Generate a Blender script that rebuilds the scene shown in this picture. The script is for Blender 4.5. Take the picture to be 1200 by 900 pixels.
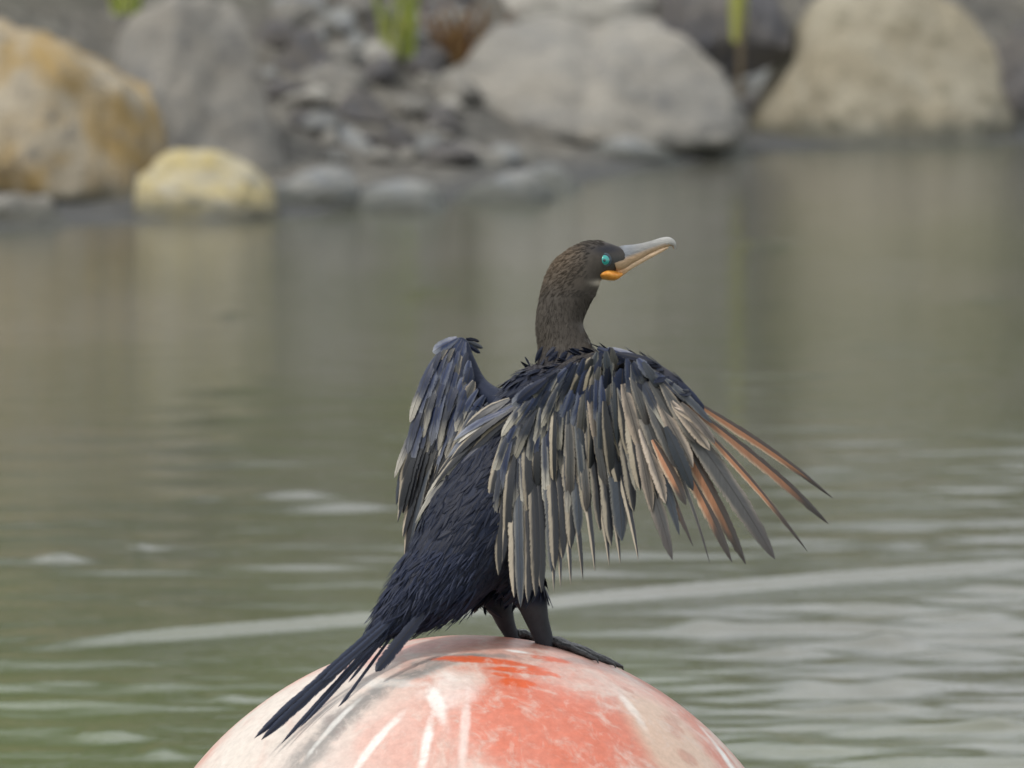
import bpy, bmesh, math, random
import numpy as np
from mathutils import Vector, Matrix, noise

for o in list(bpy.data.objects):
    bpy.data.objects.remove(o)
scene = bpy.context.scene
COL = scene.collection
PI = math.pi
R = math.radians

# ------------------------------------------------------------------ camera
F = 10435.0                       # focal length in photo pixels (1200 wide)
CAM = Vector((0, -12, 2.06))
PITCH = 0.0955
cam_d = bpy.data.cameras.new('camera')
cam = bpy.data.objects.new('camera', cam_d)
COL.objects.link(cam)
cam.location = CAM
cam.rotation_euler = (PI / 2 - PITCH, 0, 0)
cam_d.sensor_width = 36
cam_d.lens = 36 * F / 1200
cam_d.clip_start = 0.5
cam_d.clip_end = 3000
cam_d.dof.use_dof = True
cam_d.dof.focus_distance = 12.3
cam_d.dof.aperture_fstop = cam_d.lens / 38.0
scene.camera = cam
scene.render.resolution_x = 1024
scene.render.resolution_y = 768

# ------------------------------------------------------------------ light
SUN = Vector((-0.50, -0.42, 0.76)).normalized()
world = bpy.data.worlds.new('World')
scene.world = world
world.use_nodes = True
wn = world.node_tree
wn.nodes.clear()
sky = wn.nodes.new('ShaderNodeTexSky')
sky.sky_type = 'NISHITA'
sky.sun_disc = False
sky.sun_elevation = math.asin(SUN.z)
sky.sun_rotation = math.atan2(SUN.x, SUN.y)
sky.dust_density = 4.0
sky.air_density = 1.0
bg = wn.nodes.new('ShaderNodeBackground')
bg.inputs['Strength'].default_value = 0.12
wo = wn.nodes.new('ShaderNodeOutputWorld')
# thin bright haze and cloud veil over the whole sky
wc = wn.nodes.new('ShaderNodeTexCoord')
wnoise = wn.nodes.new('ShaderNodeTexNoise')
wnoise.inputs['Scale'].default_value = 3.0
wnoise.inputs['Detail'].default_value = 5
wn.links.new(wc.outputs['Generated'], wnoise.inputs['Vector'])
wramp = wn.nodes.new('ShaderNodeValToRGB')
wramp.color_ramp.elements[0].position = 0.36
wramp.color_ramp.elements[0].color = (5.2, 5.6, 6.0, 1)
wramp.color_ramp.elements[1].position = 0.62
wramp.color_ramp.elements[1].color = (15.5, 15.6, 15.5, 1)
wn.links.new(wnoise.outputs[0], wramp.inputs[0])
wmix = wn.nodes.new('ShaderNodeMix')
wmix.data_type = 'RGBA'
wmix.inputs[0].default_value = 0.8
wn.links.new(wramp.outputs[0], wmix.inputs[7])
wn.links.new(sky.outputs[0], wmix.inputs[6])
wn.links.new(wmix.outputs[2], bg.inputs[0])
wn.links.new(bg.outputs[0], wo.inputs[0])
sl = bpy.data.lights.new('sun', 'SUN')
sl.energy = 2.4
sl.angle = R(6)
sl.color = (1.0, 0.955, 0.88)
sun = bpy.data.objects.new('sun', sl)
COL.objects.link(sun)
sun.rotation_euler = SUN.to_track_quat('Z', 'Y').to_euler()
sun.location = (-6, -6, 9)
vs = scene.view_settings
vs.view_transform = 'Standard'
vs.look = 'None'
vs.gamma = 1
vs.use_curve_mapping = False
vs.exposure = 0.0

# ------------------------------------------------------------------ helpers
FW = Vector((0, math.cos(PITCH), -math.sin(PITCH)))
UP = Vector((0, math.sin(PITCH), math.cos(PITCH)))
RT = Vector((1, 0, 0))


def at(px, py, y=0.0):
    """real-world point at depth y measured off the photograph"""
    d = FW + RT * ((px - 600) / F) + UP * ((450 - py) / F)
    t = (y - CAM.y) / d.y
    return CAM + d * t


def ppm(y):
    return F / (12.0 + y)


def water_y(py):
    dep = PITCH + (py - 450) / F
    return CAM.z / math.tan(dep) - 12.0


def tag(o, label, cat, group=None):
    o['label'] = label
    o['category'] = cat
    if group:
        o['group'] = group
    return o


def link(name, me, mat=None, parent=None, loc=None, smooth=True):
    o = bpy.data.objects.new(name, me)
    COL.objects.link(o)
    if mat:
        me.materials.clear()
        me.materials.append(mat)
    if parent:
        o.parent = parent
    if loc is not None:
        o.location = loc
    if smooth:
        me.polygons.foreach_set('use_smooth', [True] * len(me.polygons))
    return o


def empty(name, loc):
    o = bpy.data.objects.new(name, None)
    COL.objects.link(o)
    o.location = loc
    o.empty_display_size = 0.05
    return o


def mesh(name, v, f, uv=None):
    me = bpy.data.meshes.new(name)
    me.from_pydata([tuple(p) for p in v], [], f)
    if uv is not None:
        l = me.uv_layers.new(name='UVMap')
        idx = np.empty(len(me.loops), dtype=np.int32)
        me.loops.foreach_get('vertex_index', idx)
        l.data.foreach_set('uv', np.asarray(uv, dtype=np.float32)[idx].ravel())
    me.update()
    return me


def catmull(P, n):
    P = [np.array(p, float) for p in P]
    out = []
    m = len(P)
    for i in range(m - 1):
        p0 = P[max(i - 1, 0)]
        p1, p2 = P[i], P[i + 1]
        p3 = P[min(i + 2, m - 1)]
        for k in range(n):
            t = k / n
            out.append(0.5 * ((2 * p1) + (-p0 + p2) * t + (2 * p0 - 5 * p1 + 4 * p2 - p3) * t * t
                              + (-p0 + 3 * p1 - 3 * p2 + p3) * t ** 3))
    out.append(P[-1])
    return out


def lerpkeys(keys, t):
    """keys: list of tuples (t, ...)"""
    if t <= keys[0][0]:
        return np.array(keys[0][1:], float)
    for a, b in zip(keys, keys[1:]):
        if t <= b[0]:
            w = (t - a[0]) / (b[0] - a[0])
            return np.array(a[1:], float) * (1 - w) + np.array(b[1:], float) * w
    return np.array(keys[-1][1:], float)


# --------------------------------------------------------------- materials
class NT:
    def __init__(self, name):
        self.m = bpy.data.materials.new(name)
        self.m.use_nodes = True
        self.t = self.m.node_tree
        self.t.nodes.clear()
        self.out = self.n('ShaderNodeOutputMaterial')
        self.p = self.n('ShaderNodeBsdfPrincipled')
        self.l(self.p.outputs[0], self.out.inputs[0])

    def n(self, t, **kw):
        nd = self.t.nodes.new(t)
        for k, v in kw.items():
            setattr(nd, k, v)
        return nd

    def l(self, a, b):
        self.t.links.new(a, b)

    def put(self, sock, v):
        if isinstance(v, (int, float)):
            sock.default_value = v
        elif isinstance(v, tuple):
            sock.default_value = v if len(v) == len(sock.default_value) else (*v, 1)
        else:
            self.l(v, sock)

    def math(self, op, a, b=0.0, c=None, clamp=False):
        nd = self.n('ShaderNodeMath', operation=op, use_clamp=clamp)
        self.put(nd.inputs[0], a)
        self.put(nd.inputs[1], b)
        if c is not None:
            self.put(nd.inputs[2], c)
        return nd.outputs[0]

    def mix(self, f, a, b, blend='MIX'):
        nd = self.n('ShaderNodeMix', data_type='RGBA', blend_type=blend)
        self.put(nd.inputs[0], f)
        self.put(nd.inputs[6], a)
        self.put(nd.inputs[7], b)
        return nd.outputs[2]

    def step(self, v, a, b, lo=0.0, hi=1.0):
        nd = self.n('ShaderNodeMapRange', interpolation_type='SMOOTHSTEP')
        self.put(nd.inputs[0], v)
        nd.inputs[1].default_value = a
        nd.inputs[2].default_value = b
        nd.inputs[3].default_value = lo
        nd.inputs[4].default_value = hi
        return nd.outputs[0]

    def noise(self, vec, scale, detail=4, rough=0.55, dist=0.0):
        nd = self.n('ShaderNodeTexNoise')
        if vec is not None:
            self.l(vec, nd.inputs['Vector'])
        nd.inputs['Scale'].default_value = scale
        nd.inputs['Detail'].default_value = detail
        nd.inputs['Roughness'].default_value = rough
        nd.inputs['Distortion'].default_value = dist
        return nd.outputs[0]

    def mapping(self, vec, scale=(1, 1, 1), loc=(0, 0, 0), rot=(0, 0, 0)):
        nd = self.n('ShaderNodeMapping')
        self.l(vec, nd.inputs[0])
        nd.inputs[1].default_value = loc
        nd.inputs[2].default_value = rot
        nd.inputs[3].default_value = scale
        return nd.outputs[0]

    def obj(self):
        return self.n('ShaderNodeTexCoord').outputs['Object']

    def bump(self, h, dist, strength=1.0):
        nd = self.n('ShaderNodeBump')
        nd.inputs['Strength'].default_value = strength
        nd.inputs['Distance'].default_value = dist
        self.l(h, nd.inputs['Height'])
        self.l(nd.outputs[0], self.p.inputs['Normal'])

    def set(self, **kw):
        for k, v in kw.items():
            self.put(self.p.inputs[k.replace('_', ' ')], v)
        return self.m


def rock_mat(name, c1, c2, c3, wet=0.0, rough=0.85):
    t = NT(name)
    g = t.n('ShaderNodeNewGeometry').outputs['Position']
    o = t.obj()
    n1 = t.noise(o, 3.2, 6, 0.6, 0.6)
    n2 = t.noise(o, 9.0, 6, 0.65)
    n3 = t.noise(o, 42.0, 4, 0.7)
    col = t.mix(t.step(n1, 0.36, 0.62), c1, c2)
    col = t.mix(t.step(n2, 0.5, 0.72), col, c3)
    rnd = t.n('ShaderNodeObjectInfo').outputs['Random']
    val = t.math('MULTIPLY', t.math('MULTIPLY_ADD', rnd, 0.35, 0.82), t.math('MULTIPLY_ADD', n3, 0.7, 0.65))
    col = t.mix(1.0, col, val, 'MULTIPLY')
    # algae and wet line where the water laps the stone
    sep = t.n('ShaderNodeSeparateXYZ')
    t.l(g, sep.inputs[0])
    lap = t.math('ADD', sep.outputs[2], t.math('MULTIPLY', n2, -0.12))
    wetf = t.step(lap, -0.03, 0.035, 1.0, 0.0)
    col = t.mix(t.math('MULTIPLY', wetf, 0.75), col, (0.035, 0.04, 0.028))
    t.bump(t.math('ADD', n2, t.math('MULTIPLY', n3, 0.35)), 0.03, 0.7)
    return t.set(Base_Color=col, Roughness=t.math('MULTIPLY_ADD', wetf, -0.4, rough))


ROCK_TAN = rock_mat('rock_tan', (0.29, 0.20, 0.075), (0.33, 0.29, 0.22), (0.15, 0.14, 0.12))
ROCK_YEL = rock_mat('rock_yellow', (0.40, 0.33, 0.15), (0.38, 0.35, 0.27), (0.26, 0.24, 0.18))
ROCK_GREY = rock_mat('rock_grey', (0.20, 0.195, 0.18), (0.26, 0.245, 0.215), (0.13, 0.13, 0.13))
ROCK_WARM = rock_mat('rock_warm', (0.31, 0.285, 0.22), (0.26, 0.23, 0.165), (0.15, 0.135, 0.09))
ROCK_PALE = rock_mat('rock_pale', (0.38, 0.37, 0.34), (0.34, 0.325, 0.29), (0.25, 0.24, 0.215))
ROCK_DARK = rock_mat('rock_dark', (0.09, 0.09, 0.10), (0.13, 0.12, 0.11), (0.06, 0.06, 0.07))
ROCK_BLUE = rock_mat('rock_slate', (0.20, 0.215, 0.23), (0.29, 0.29, 0.27), (0.13, 0.14, 0.16))

# ------------------------------------------------------------------ bank
rng = random.Random(4)
SH = [(-9999, 300), (-200, 285), (0, 268), (150, 262), (330, 256), (500, 243), (680, 214), (760, 200), (880, 180),
      (1000, 172), (1200, 165), (1500, 158), (9999, 120)]


def shore_y(x):
    """shoreline depth at world x"""
    y = 16.0
    for _ in range(6):
        px = 600 + x * ppm(y)
        py = np.interp(px, [k[0] for k in SH[1:-1]], [k[1] for k in SH[1:-1]])
        y = water_y(py)
    return y


SX = np.linspace(-3.2, 3.2, 65)
SY = np.array([shore_y(x) for x in SX])


def shore(x):
    if x < -3.2:
        return SY[0] + (x + 3.2) * 0.35
    if x > 3.2:
        return SY[-1] + (x - 3.2) * 0.35
    return float(np.interp(x, SX, SY))


def ground_z(x, y):
    d = y - shore(x)
    k = np.interp(d, [-60, -8, -3, -0.4, 0, 0.5, 1.1, 2.0, 4.0, 9.0, 30, 120],
                  [-3, -1.5, -0.7, -0.10, 0.0, 0.03, 0.06, 0.22, 1.15, 3.0, 3.6, 6])
    n = noise.fractal(Vector((x * 0.9, y * 0.9, 3.1)), 1.0, 2.0, 5)
    n2 = noise.fractal(Vector((x * 4, y * 4, 7.1)), 0.9, 2.0, 4)
    amp = np.interp(d, [-1, 0, 0.6, 2, 10], [0.02, 0.015, 0.03, 0.12, 0.35])
    return float(k + n * amp + n2 * 0.25 * min(amp, 0.08))


def ngrid(name, xs, ys, zf):
    nx, ny = len(xs), len(ys)
    X, Y = np.meshgrid(xs, ys)
    Z = zf(X, Y)
    v = np.stack([X, Y, Z], -1).reshape(-1, 3)
    i = np.arange(nx * ny).reshape(ny, nx)
    f = np.stack([i[:-1, :-1], i[:-1, 1:], i[1:, 1:], i[1:, :-1]], -1).reshape(-1, 4)
    me = bpy.data.meshes.new(name)
    me.vertices.add(len(v))
    me.vertices.foreach_set('co', v.ravel())
    me.loops.add(f.size)
    me.loops.foreach_set('vertex_index', f.ravel().astype(np.int32))
    me.polygons.add(len(f))
    me.polygons.foreach_set('loop_start', np.arange(0, f.size, 4, dtype=np.int32))
    me.polygons.foreach_set('loop_total', np.full(len(f), 4, dtype=np.int32))
    me.update(calc_edges=True)
    return me


def graded(parts):
    out = []
    for a, b, s in parts:
        n = max(1, int(round((b - a) / s)))
        out += list(np.linspace(a, b, n, endpoint=False))
    out.append(parts[-1][1])
    return np.array(out)


t = NT('bank_soil')
o_ = t.obj()
n1 = t.noise(o_, 1.6, 5, 0.6)
n2 = t.noise(o_, 14, 6, 0.7)
vo = t.n('ShaderNodeTexVoronoi')
vo.inputs['Scale'].default_value = 11
t.l(o_, vo.inputs['Vector'])
c = t.mix(t.step(n1, 0.4, 0.6), (0.13, 0.12, 0.10), (0.08, 0.077, 0.07))
c = t.mix(t.step(n2, 0.48, 0.66), c, (0.21, 0.20, 0.175))
sz = t.n('ShaderNodeSeparateXYZ')
t.l(o_, sz.inputs[0])
shoal = t.step(t.math('ADD', sz.outputs[2], t.math('MULTIPLY', n2, 0.09)), 0.05, 0.12, 1.0, 0.0)
c = t.mix(t.math('MULTIPLY', shoal, 0.8), c, (0.055, 0.06, 0.065))
turf = t.step(t.math('ADD', sz.outputs[2], t.math('MULTIPLY', n1, 0.8)), 0.85, 1.35)
c = t.mix(turf, c, t.mix(t.step(n2, 0.4, 0.62), (0.075, 0.085, 0.03), (0.15, 0.15, 0.06)))
t.bump(t.math('ADD', n2, t.math('MULTIPLY', vo.outputs[0], 0.6)), 0.05, 0.8)
SOIL = t.set(Base_Color=c, Roughness=0.9)

gx = graded([(-400, -60, 40), (-60, -8, 4), (-8, -2.6, 0.3), (-2.6, 2.6, 0.045), (2.6, 8, 0.3), (8, 60, 4), (60, 400, 40)])
gy = graded([(-60, 6, 6), (6, 13, 0.7), (13, 22, 0.05), (22, 40, 0.6), (40, 100, 6), (100, 600, 50)])
gz = np.vectorize(ground_z)
bank = link('bank', ngrid('bank', gx, gy, gz), SOIL)
bank['kind'] = 'structure'

# ------------------------------------------------------------------ water
wr = np.random.RandomState(11)
WAVES = []
for i in range(46):
    lam = 0.07 * (0.5 / 0.07) ** wr.rand()
    ang = R(94) + wr.randn() * R(14)
    if i % 5 == 0:
        ang = R(94) + wr.randn() * R(30)
    WAVES.append((lam, ang, wr.rand() * 2 * PI, (0.0075 if lam < 0.35 else 0.006) * lam / (2 * PI) * (0.5 + wr.rand())))


def wake_line(X):
    # crest of the boat wake that crosses behind the buoy, as depth at world x
    return 16.55 - 12 + 1.15 * (X + 0.72) / 1.74 + 0.03 * np.sin(X * 3.1)


def water_h(X, Y):
    near = np.clip((12 - Y) / 10, 0, 1)
    right = np.clip((X + 0.6) / 1.6, 0, 1)
    lump = 0.5 + 0.5 * np.sin(X * 2.1 + Y * 0.9 + 1.0) * np.sin(Y * 1.7 - X * 0.8)
    patch = 0.35 + 0.65 * lump
    amp = patch * (0.10 + 1.15 * near ** 1.5 * (0.34 + 0.55 * right))
    far = np.clip((30 - np.abs(Y - 8)) / 12, 0, 1) * np.clip((20 - np.abs(X)) / 12, 0, 1)
    Z = np.zeros_like(X)
    for lam, a, ph, h in WAVES:
        k = 2 * PI / lam
        Z += h * np.sin(k * (X * math.cos(a) + Y * math.sin(a)) + ph)
    Z = Z * amp * 4.2
    # wake ridges
    d = Y - wake_line(X)
    fade = np.clip((X + 0.95) / 0.3, 0, 1) * (1 - 0.9 * np.clip((np.abs(X) - 6) / 6, 0, 1))
    Z = Z * (1 - 0.8 * np.exp(-(d / 0.3) ** 2) * fade) + np.interp(d, [-.12, -.09, -.01, .01, .06, .09], [0, .001, .0145, .0145, .002, 0]) * fade
    for (cx, cy, w, l, h) in FLECKS:
        Z += h * np.exp(-((Y - cy - 0.06 * (X - cx)) / w) ** 2 - ((X - cx) / l) ** 2)
    return Z * far


FLECKS = []
for px, py, lpx, h in [(1060, 640, 45, 1), (1160, 718, 40, 1), (1040, 752, 30, 1), (920, 768, 40, 1), (1130, 770, 70, .9),
                       (1060, 804, 60, 1), (940, 804, 40, 1), (1030, 832, 70, .9), (900, 865, 60, .8), (1170, 852, 40, 1),
                       (1100, 880, 60, .6), (820, 735, 30, .8), (1150, 690, 40, .7), (400, 595, 60, .9), (340, 580, 45, .8), (245, 585, 40, .7),
                       (72, 655, 22, 1), (165, 643, 12, .7), (170, 805, 40, .5), (130, 862, 35, .8), (190, 880, 16, .8),
                       (210, 808, 40, .6), (265, 820, 14, .7), (505, 340, 24, .8), (268, 368, 12, .6), (900, 285, 40, .6),
                       (1160, 350, 40, .6), (960, 550, 50, .6), (280, 455, 40, .4), (270, 490, 50, .5), (260, 520, 50, .5),
                       (290, 545, 50, .5)]:
    yy = water_y(py)
    p = at(px, py, yy)
    FLECKS.append((p.x, yy, 0.05 + 0.003 * (yy + 12) * 0.5, lpx / ppm(yy), 0.013 * h))

t = NT('pond_water')
o_ = t.obj()
fine = t.noise(t.mapping(o_, (12, 70, 1)), 1.0, 2, 0.5)
fine2 = t.noise(t.mapping(o_, (30, 190, 1), rot=(0, 0, 0.1)), 1.0, 2, 0.5)
silt = t.noise(t.mapping(o_, (0.7, 0.35, 1)), 1.0, 3)
t.bump(t.math('ADD', fine, t.math('MULTIPLY', fine2, 0.4)), 0.0017, 0.6)
c = t.mix(t.step(silt, 0.4, 0.62), (0.080, 0.083, 0.060), (0.100, 0.098, 0.082))
# green shrub reflection painted into the water colour, near left corner
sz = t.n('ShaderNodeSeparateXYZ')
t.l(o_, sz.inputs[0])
green_refl = t.math('SUBTRACT', t.math('MULTIPLY', silt, 5.0), t.math('ADD', t.math('MULTIPLY', sz.outputs[1], 0.45), t.math('MULTIPLY', sz.outputs[0], 0.9)))
c = t.mix(t.math('MULTIPLY', t.step(green_refl, -0.2, 2.2), 0.7), c, (0.085, 0.118, 0.028))
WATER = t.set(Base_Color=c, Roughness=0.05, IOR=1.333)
wx = graded([(-400, -40, 60), (-40, -8, 4), (-8, -1.9, 0.12), (-1.9, 1.9, 0.022), (1.9, 8, 0.12), (8, 40, 4), (40, 400, 60)])
wy = graded([(-60, -10, 5), (-10, 0, 0.12), (0, 3.2, 0.03), (3.2, 8, 0.0125), (8, 18.6, 0.02), (18.6, 22, 0.1), (22, 60, 4), (60, 300, 40)])
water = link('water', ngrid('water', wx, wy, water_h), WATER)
water['kind'] = 'structure'


# ------------------------------------------------------------------ boulders
def boulder_mesh(seed, sub=5, planes=10, rough=0.15, cut=(0.58, 0.84), crease=None):
    rg = random.Random(seed)
    bm = bmesh.new()
    bmesh.ops.create_icosphere(bm, subdivisions=sub, radius=1)
    pl = []
    for i in range(planes):
        n = Vector((rg.gauss(0, 1), rg.gauss(0, 1), rg.gauss(0, 0.8))).normalized()
        pl.append((n, rg.uniform(*cut)))
    off = Vector((rg.uniform(-50, 50), rg.uniform(-50, 50), rg.uniform(-50, 50)))
    for v in bm.verts:
        p = v.co.copy()
        for n, d in pl:
            e = p.dot(n) - d
            if e > 0:
                p -= n * e * 0.88
        f = noise.fractal(v.co * 1.5 + off, 1.0, 2.1, 5)
        f2 = noise.fractal(v.co * 5 + off, 0.8, 2.1, 4)
        p *= 1 + rough * f + rough * 0.22 * f2
        if crease:
            p *= 1 - crease[1] * math.exp(-((p.x - crease[0] - 0.12 * p.z) / 0.07) ** 2)
        if p.z < 0:
            p.z *= 0.3
        p.x *= 1 + 0.12 * max(0.0, 0.4 - p.z)
        v.co = p
    co = np.array([v.co[:] for v in bm.verts])
    lo, hi = co.min(0), co.max(0)
    for v in bm.verts:
        for k in range(3):
            v.co[k] = (v.co[k] - lo[k]) / (hi[k] - lo[k]) - (0.5 if k < 2 else 0.0)
    me = bpy.data.meshes.new('boulder')
    bm.to_mesh(me)
    bm.free()
    return me


def boulder(name, x0, x1, y0, y1, Y, mat, seed, label, depth=0.8, sink=0.06, tilt=0.0, group=None, cat='boulder', **kw):
    me = boulder_mesh(seed, **kw)
    s = ppm(Y)
    w = (x1 - x0) / s
    b = at((x0 + x1) / 2, y1, Y)
    h = (y1 - y0) / s + sink
    o = link(name, me, mat, loc=(b.x, Y, b.z - sink))
    o.scale = (w, w * depth, h)
    o.rotation_euler = (0, tilt, 0)
    return tag(o, label, cat, group)


boulder('boulder', -80, 200, 18, 246, 15.35, ROCK_TAN, 8, 'big rounded ochre tan boulder with pale rim, behind small yellow rock', 0.8, 0.1)
boulder('boulder', 112, 352, -6, 225, 15.95, ROCK_GREY, 12, 'large smooth grey boulder leaning behind the ochre one', 0.9, 0.1, tilt=0.12)
boulder('boulder', 152, 328, 174, 262, 14.85, ROCK_YEL, 24, 'small pale yellow boulder sitting alone at the water edge', 0.7, 0.05, rough=0.12, planes=7, cut=(.7,.9))
boulder('boulder', -45, 88, 224, 276, 14.5, ROCK_GREY, 31, 'low flat grey rock at the foot of the ochre boulder', 0.7, 0.03, tilt=-0.15)
boulder('boulder', 482, 880, 20, 174, 17.35, ROCK_GREY, 57, 'wide grey boulder with a vertical crease, above the shore ledges', 0.6, 0.08, crease=(-0.12, 0.13), planes=9, rough=0.1, cut=(0.62, 0.85))
boulder('boulder', 874, 1192, -30, 174, 18.35, ROCK_WARM, 64, 'big domed warm grey boulder rising straight from the water', 0.8, 0.12, planes=9, rough=0.1, cut=(.68, .88))
boulder('boulder', 1130, 1330, -45, 168, 18.9, ROCK_DARK, 75, 'dark boulder beside the domed warm grey one', 0.8, 0.1)
boulder('boulder', 525, 800, -75, 30, 18.4, ROCK_PALE, 83, 'pale whitish boulder above the creased grey one', 0.6, 0.1, planes=4)
boulder('boulder', 745, 930, -90, 62, 18.3, ROCK_DARK, 91, 'dark brown boulder wedged above the creased grey one', 0.6, 0.1)
boulder('boulder', 322, 392, 28, 96, 17.0, ROCK_DARK, 101, 'dark slate stone lying in the rubble slope', 0.7, 0.05)
boulder('boulder', 300, 430, -70, 34, 17.8, ROCK_GREY, 111, 'grey stone at the top of the rubble slope', 0.7, 0.05)
boulder('boulder', 40, 260, -150, 20, 17.6, ROCK_PALE, 113, 'pale grey boulder perched above the ochre one', 0.7, 0.05)
for k, (x0, x1, y0, y1, m) in enumerate([(395, 640, 132, 186, ROCK_PALE), (330, 470, 150, 215, ROCK_BLUE), (325, 425, 205, 250, ROCK_BLUE),
                                         (400, 540, 222, 252, ROCK_BLUE), (470, 600, 180, 218, ROCK_GREY), (520, 660, 210, 240, ROCK_BLUE),
                                         (590, 692, 206, 228, ROCK_BLUE), (630, 700, 160, 196, ROCK_GREY), (680, 800, 172, 198, ROCK_BLUE),
                                         (780, 885, 164, 190, ROCK_BLUE), (560, 640, 186, 210, ROCK_GREY), (820, 850, 156, 178, ROCK_WARM)]):
    boulder('ledge_stone', x0 - 8, x1 + 8, y0 - 14, y1, water_y(min(y1, 250)) + 0.25, m, 200 + k, {ROCK_PALE: 'broad pale ledge stone below the creased boulder', ROCK_BLUE: 'flat wet slate grey ledge stone at the shoreline', ROCK_GREY: 'flat dry grey ledge stone near the shoreline', ROCK_WARM: 'small warm brown stone between the two largest boulders'}[m], 0.9, 0.05, tilt=rng.uniform(-.06, .06),
            group='flat ledge stones', cat='stone', sub=3, rough=0.12)

# the boulder line goes on along the shore to both sides
for k, x in enumerate([-2.45, -3.1, -3.9, -4.8, -5.6, -2.9, -4.3, 2.3, 3.0, 3.8, 4.6, 5.5, 3.4, 4.9]):
    back = 1.1 if k in (5, 6, 12, 13) else 0.25
    y = shore(x) + back
    w = rng.uniform(.55, .95)
    m = [ROCK_GREY, ROCK_WARM, ROCK_TAN, ROCK_PALE][k % 4]
    o = link('boulder', boulder_mesh(500 + k, sub=4), m, loc=(x, y, ground_z(x, y) - .08))
    o.scale = (w, w * .8, w * rng.uniform(.55, .8))
    tag(o, ['mid grey', 'warm grey', 'ochre tan', 'pale grey'][k % 4] + ' boulder in the shore line beyond the big domed and ochre ones', 'boulder', 'boulders further along the shore')

protos = [boulder_mesh(300 + k, sub=3, planes=6, rough=0.2) for k in range(7)]
RUB = ['loose mid grey rubble stone on the bank', 'pale whitish rubble stone on the bank', 'bluish slate rubble stone on the bank', 'dark charcoal rubble stone on the bank']
for k in range(120):
    if k < 85:
        px, py = rng.uniform(325, 545), rng.uniform(-10, 200)
    else:
        px, py = rng.uniform(-20, 900), rng.uniform(-60, 200)
    # find the spot on the bank under this line of sight
    y = 14.0
    hit = None
    while y < 24:
        p = at(px, py, y)
        if p.z < ground_z(p.x, p.y):
            hit = p
            break
        y += 0.04
    if hit is None or hit.y < shore(hit.x) + 0.05:
        continue
    s = rng.choice([0.05, 0.06, 0.08, 0.1, 0.13, 0.16])
    me = protos[k % 7]
    m = rng.choice([0, 0, 1, 2, 3, 3, 2])
    key = (k % 7, m)
    o = bpy.data.objects.new('rubble_stone', me)
    COL.objects.link(o)
    if not me.materials:
        me.materials.append(None)
        me.polygons.foreach_set('use_smooth', [True] * len(me.polygons))
    o.material_slots[0].link = 'OBJECT'
    o.material_slots[0].material = [ROCK_GREY, ROCK_PALE, ROCK_BLUE, ROCK_DARK][m]
    o.location = (hit.x, hit.y, ground_z(hit.x, hit.y) - s * 0.15)
    o.scale = (s * rng.uniform(.9, 1.6), s * rng.uniform(.9, 1.4), s * rng.uniform(.5, .9))
    o.rotation_euler = (rng.uniform(-.3, .3), rng.uniform(-.3, .3), rng.uniform(0, 6.28))
    tag(o, RUB[m], 'stone', 'rubble stones on the bank')


# ------------------------------------------------------------------ plants
def leaf_mat(name, c1, c2):
    t = NT(name)
    rnd = t.n('ShaderNodeObjectInfo').outputs['Random']
    n = t.noise(t.obj(), 7.0, 3)
    c = t.mix(t.step(t.math('ADD', n, t.math('MULTIPLY', t.math('SUBTRACT', rnd, 0.5), 0.4)), 0.35, 0.65), c1, c2)
    m = t.set(Base_Color=c, Roughness=0.5)
    tr = t.n('ShaderNodeBsdfTranslucent')
    t.l(c, tr.inputs[0])
    mx = t.n('ShaderNodeMixShader')
    mx.inputs[0].default_value = 0.35
    t.l(t.p.outputs[0], mx.inputs[1])
    t.l(tr.outputs[0], mx.inputs[2])
    t.l(mx.outputs[0], t.out.inputs[0])
    return m


LEAF_G = leaf_mat('leaf_green', (0.26, 0.33, 0.05), (0.38, 0.40, 0.10))
LEAF_R = leaf_mat('leaf_dry', (0.16, 0.07, 0.03), (0.24, 0.15, 0.06))
LEAF_S = leaf_mat('leaf_shrub', (0.09, 0.16, 0.02), (0.17, 0.24, 0.04))
STEM = leaf_mat('stem_pale', (0.25, 0.20, 0.13), (0.18, 0.14, 0.09))


def blade_mesh(L, W, bend, seed, n=9):
    rg = random.Random(seed)
    v, f = [], []
    for i in range(n + 1):
        u = i / n
        w = W * (0.35 + 0.65 * math.sin(PI * min(1, u * 0.9 + 0.1)) ** 0.7) * (1 - u ** 4)
        c = Vector((bend * L * u * u, 0.1 * bend * L * u, L * u * (1 - 0.2 * abs(bend) * u)))
        v += [c + Vector((-w / 2, 0, 0)), c + Vector((0, w * 0.2, 0)), c + Vector((w / 2, 0, 0)), c + Vector((0, w * 0.12 - 0.0015, 0))]
    for i in range(n):
        for j in range(4):
            a, b = i * 4 + j, i * 4 + (j + 1) % 4
            f.append((a, b, b + 4, a + 4))
    return mesh('blade', v, f)


def tuft(name, px, py, Y, label, blades, mat, cat='plant', group=None):
    b = at(px, py, Y)
    e = empty(name, b)
    tag(e, label, cat, group)
    for i, (dx, L, W, bend, m) in enumerate(blades):
        o = link('blade', blade_mesh(L, W, bend, i), m or mat, e, loc=(dx, rng.uniform(-.03, .03), -0.02))
        o.rotation_euler = (rng.uniform(-.15, .15), 0, rng.uniform(-.5, .5))
    return e


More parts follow.
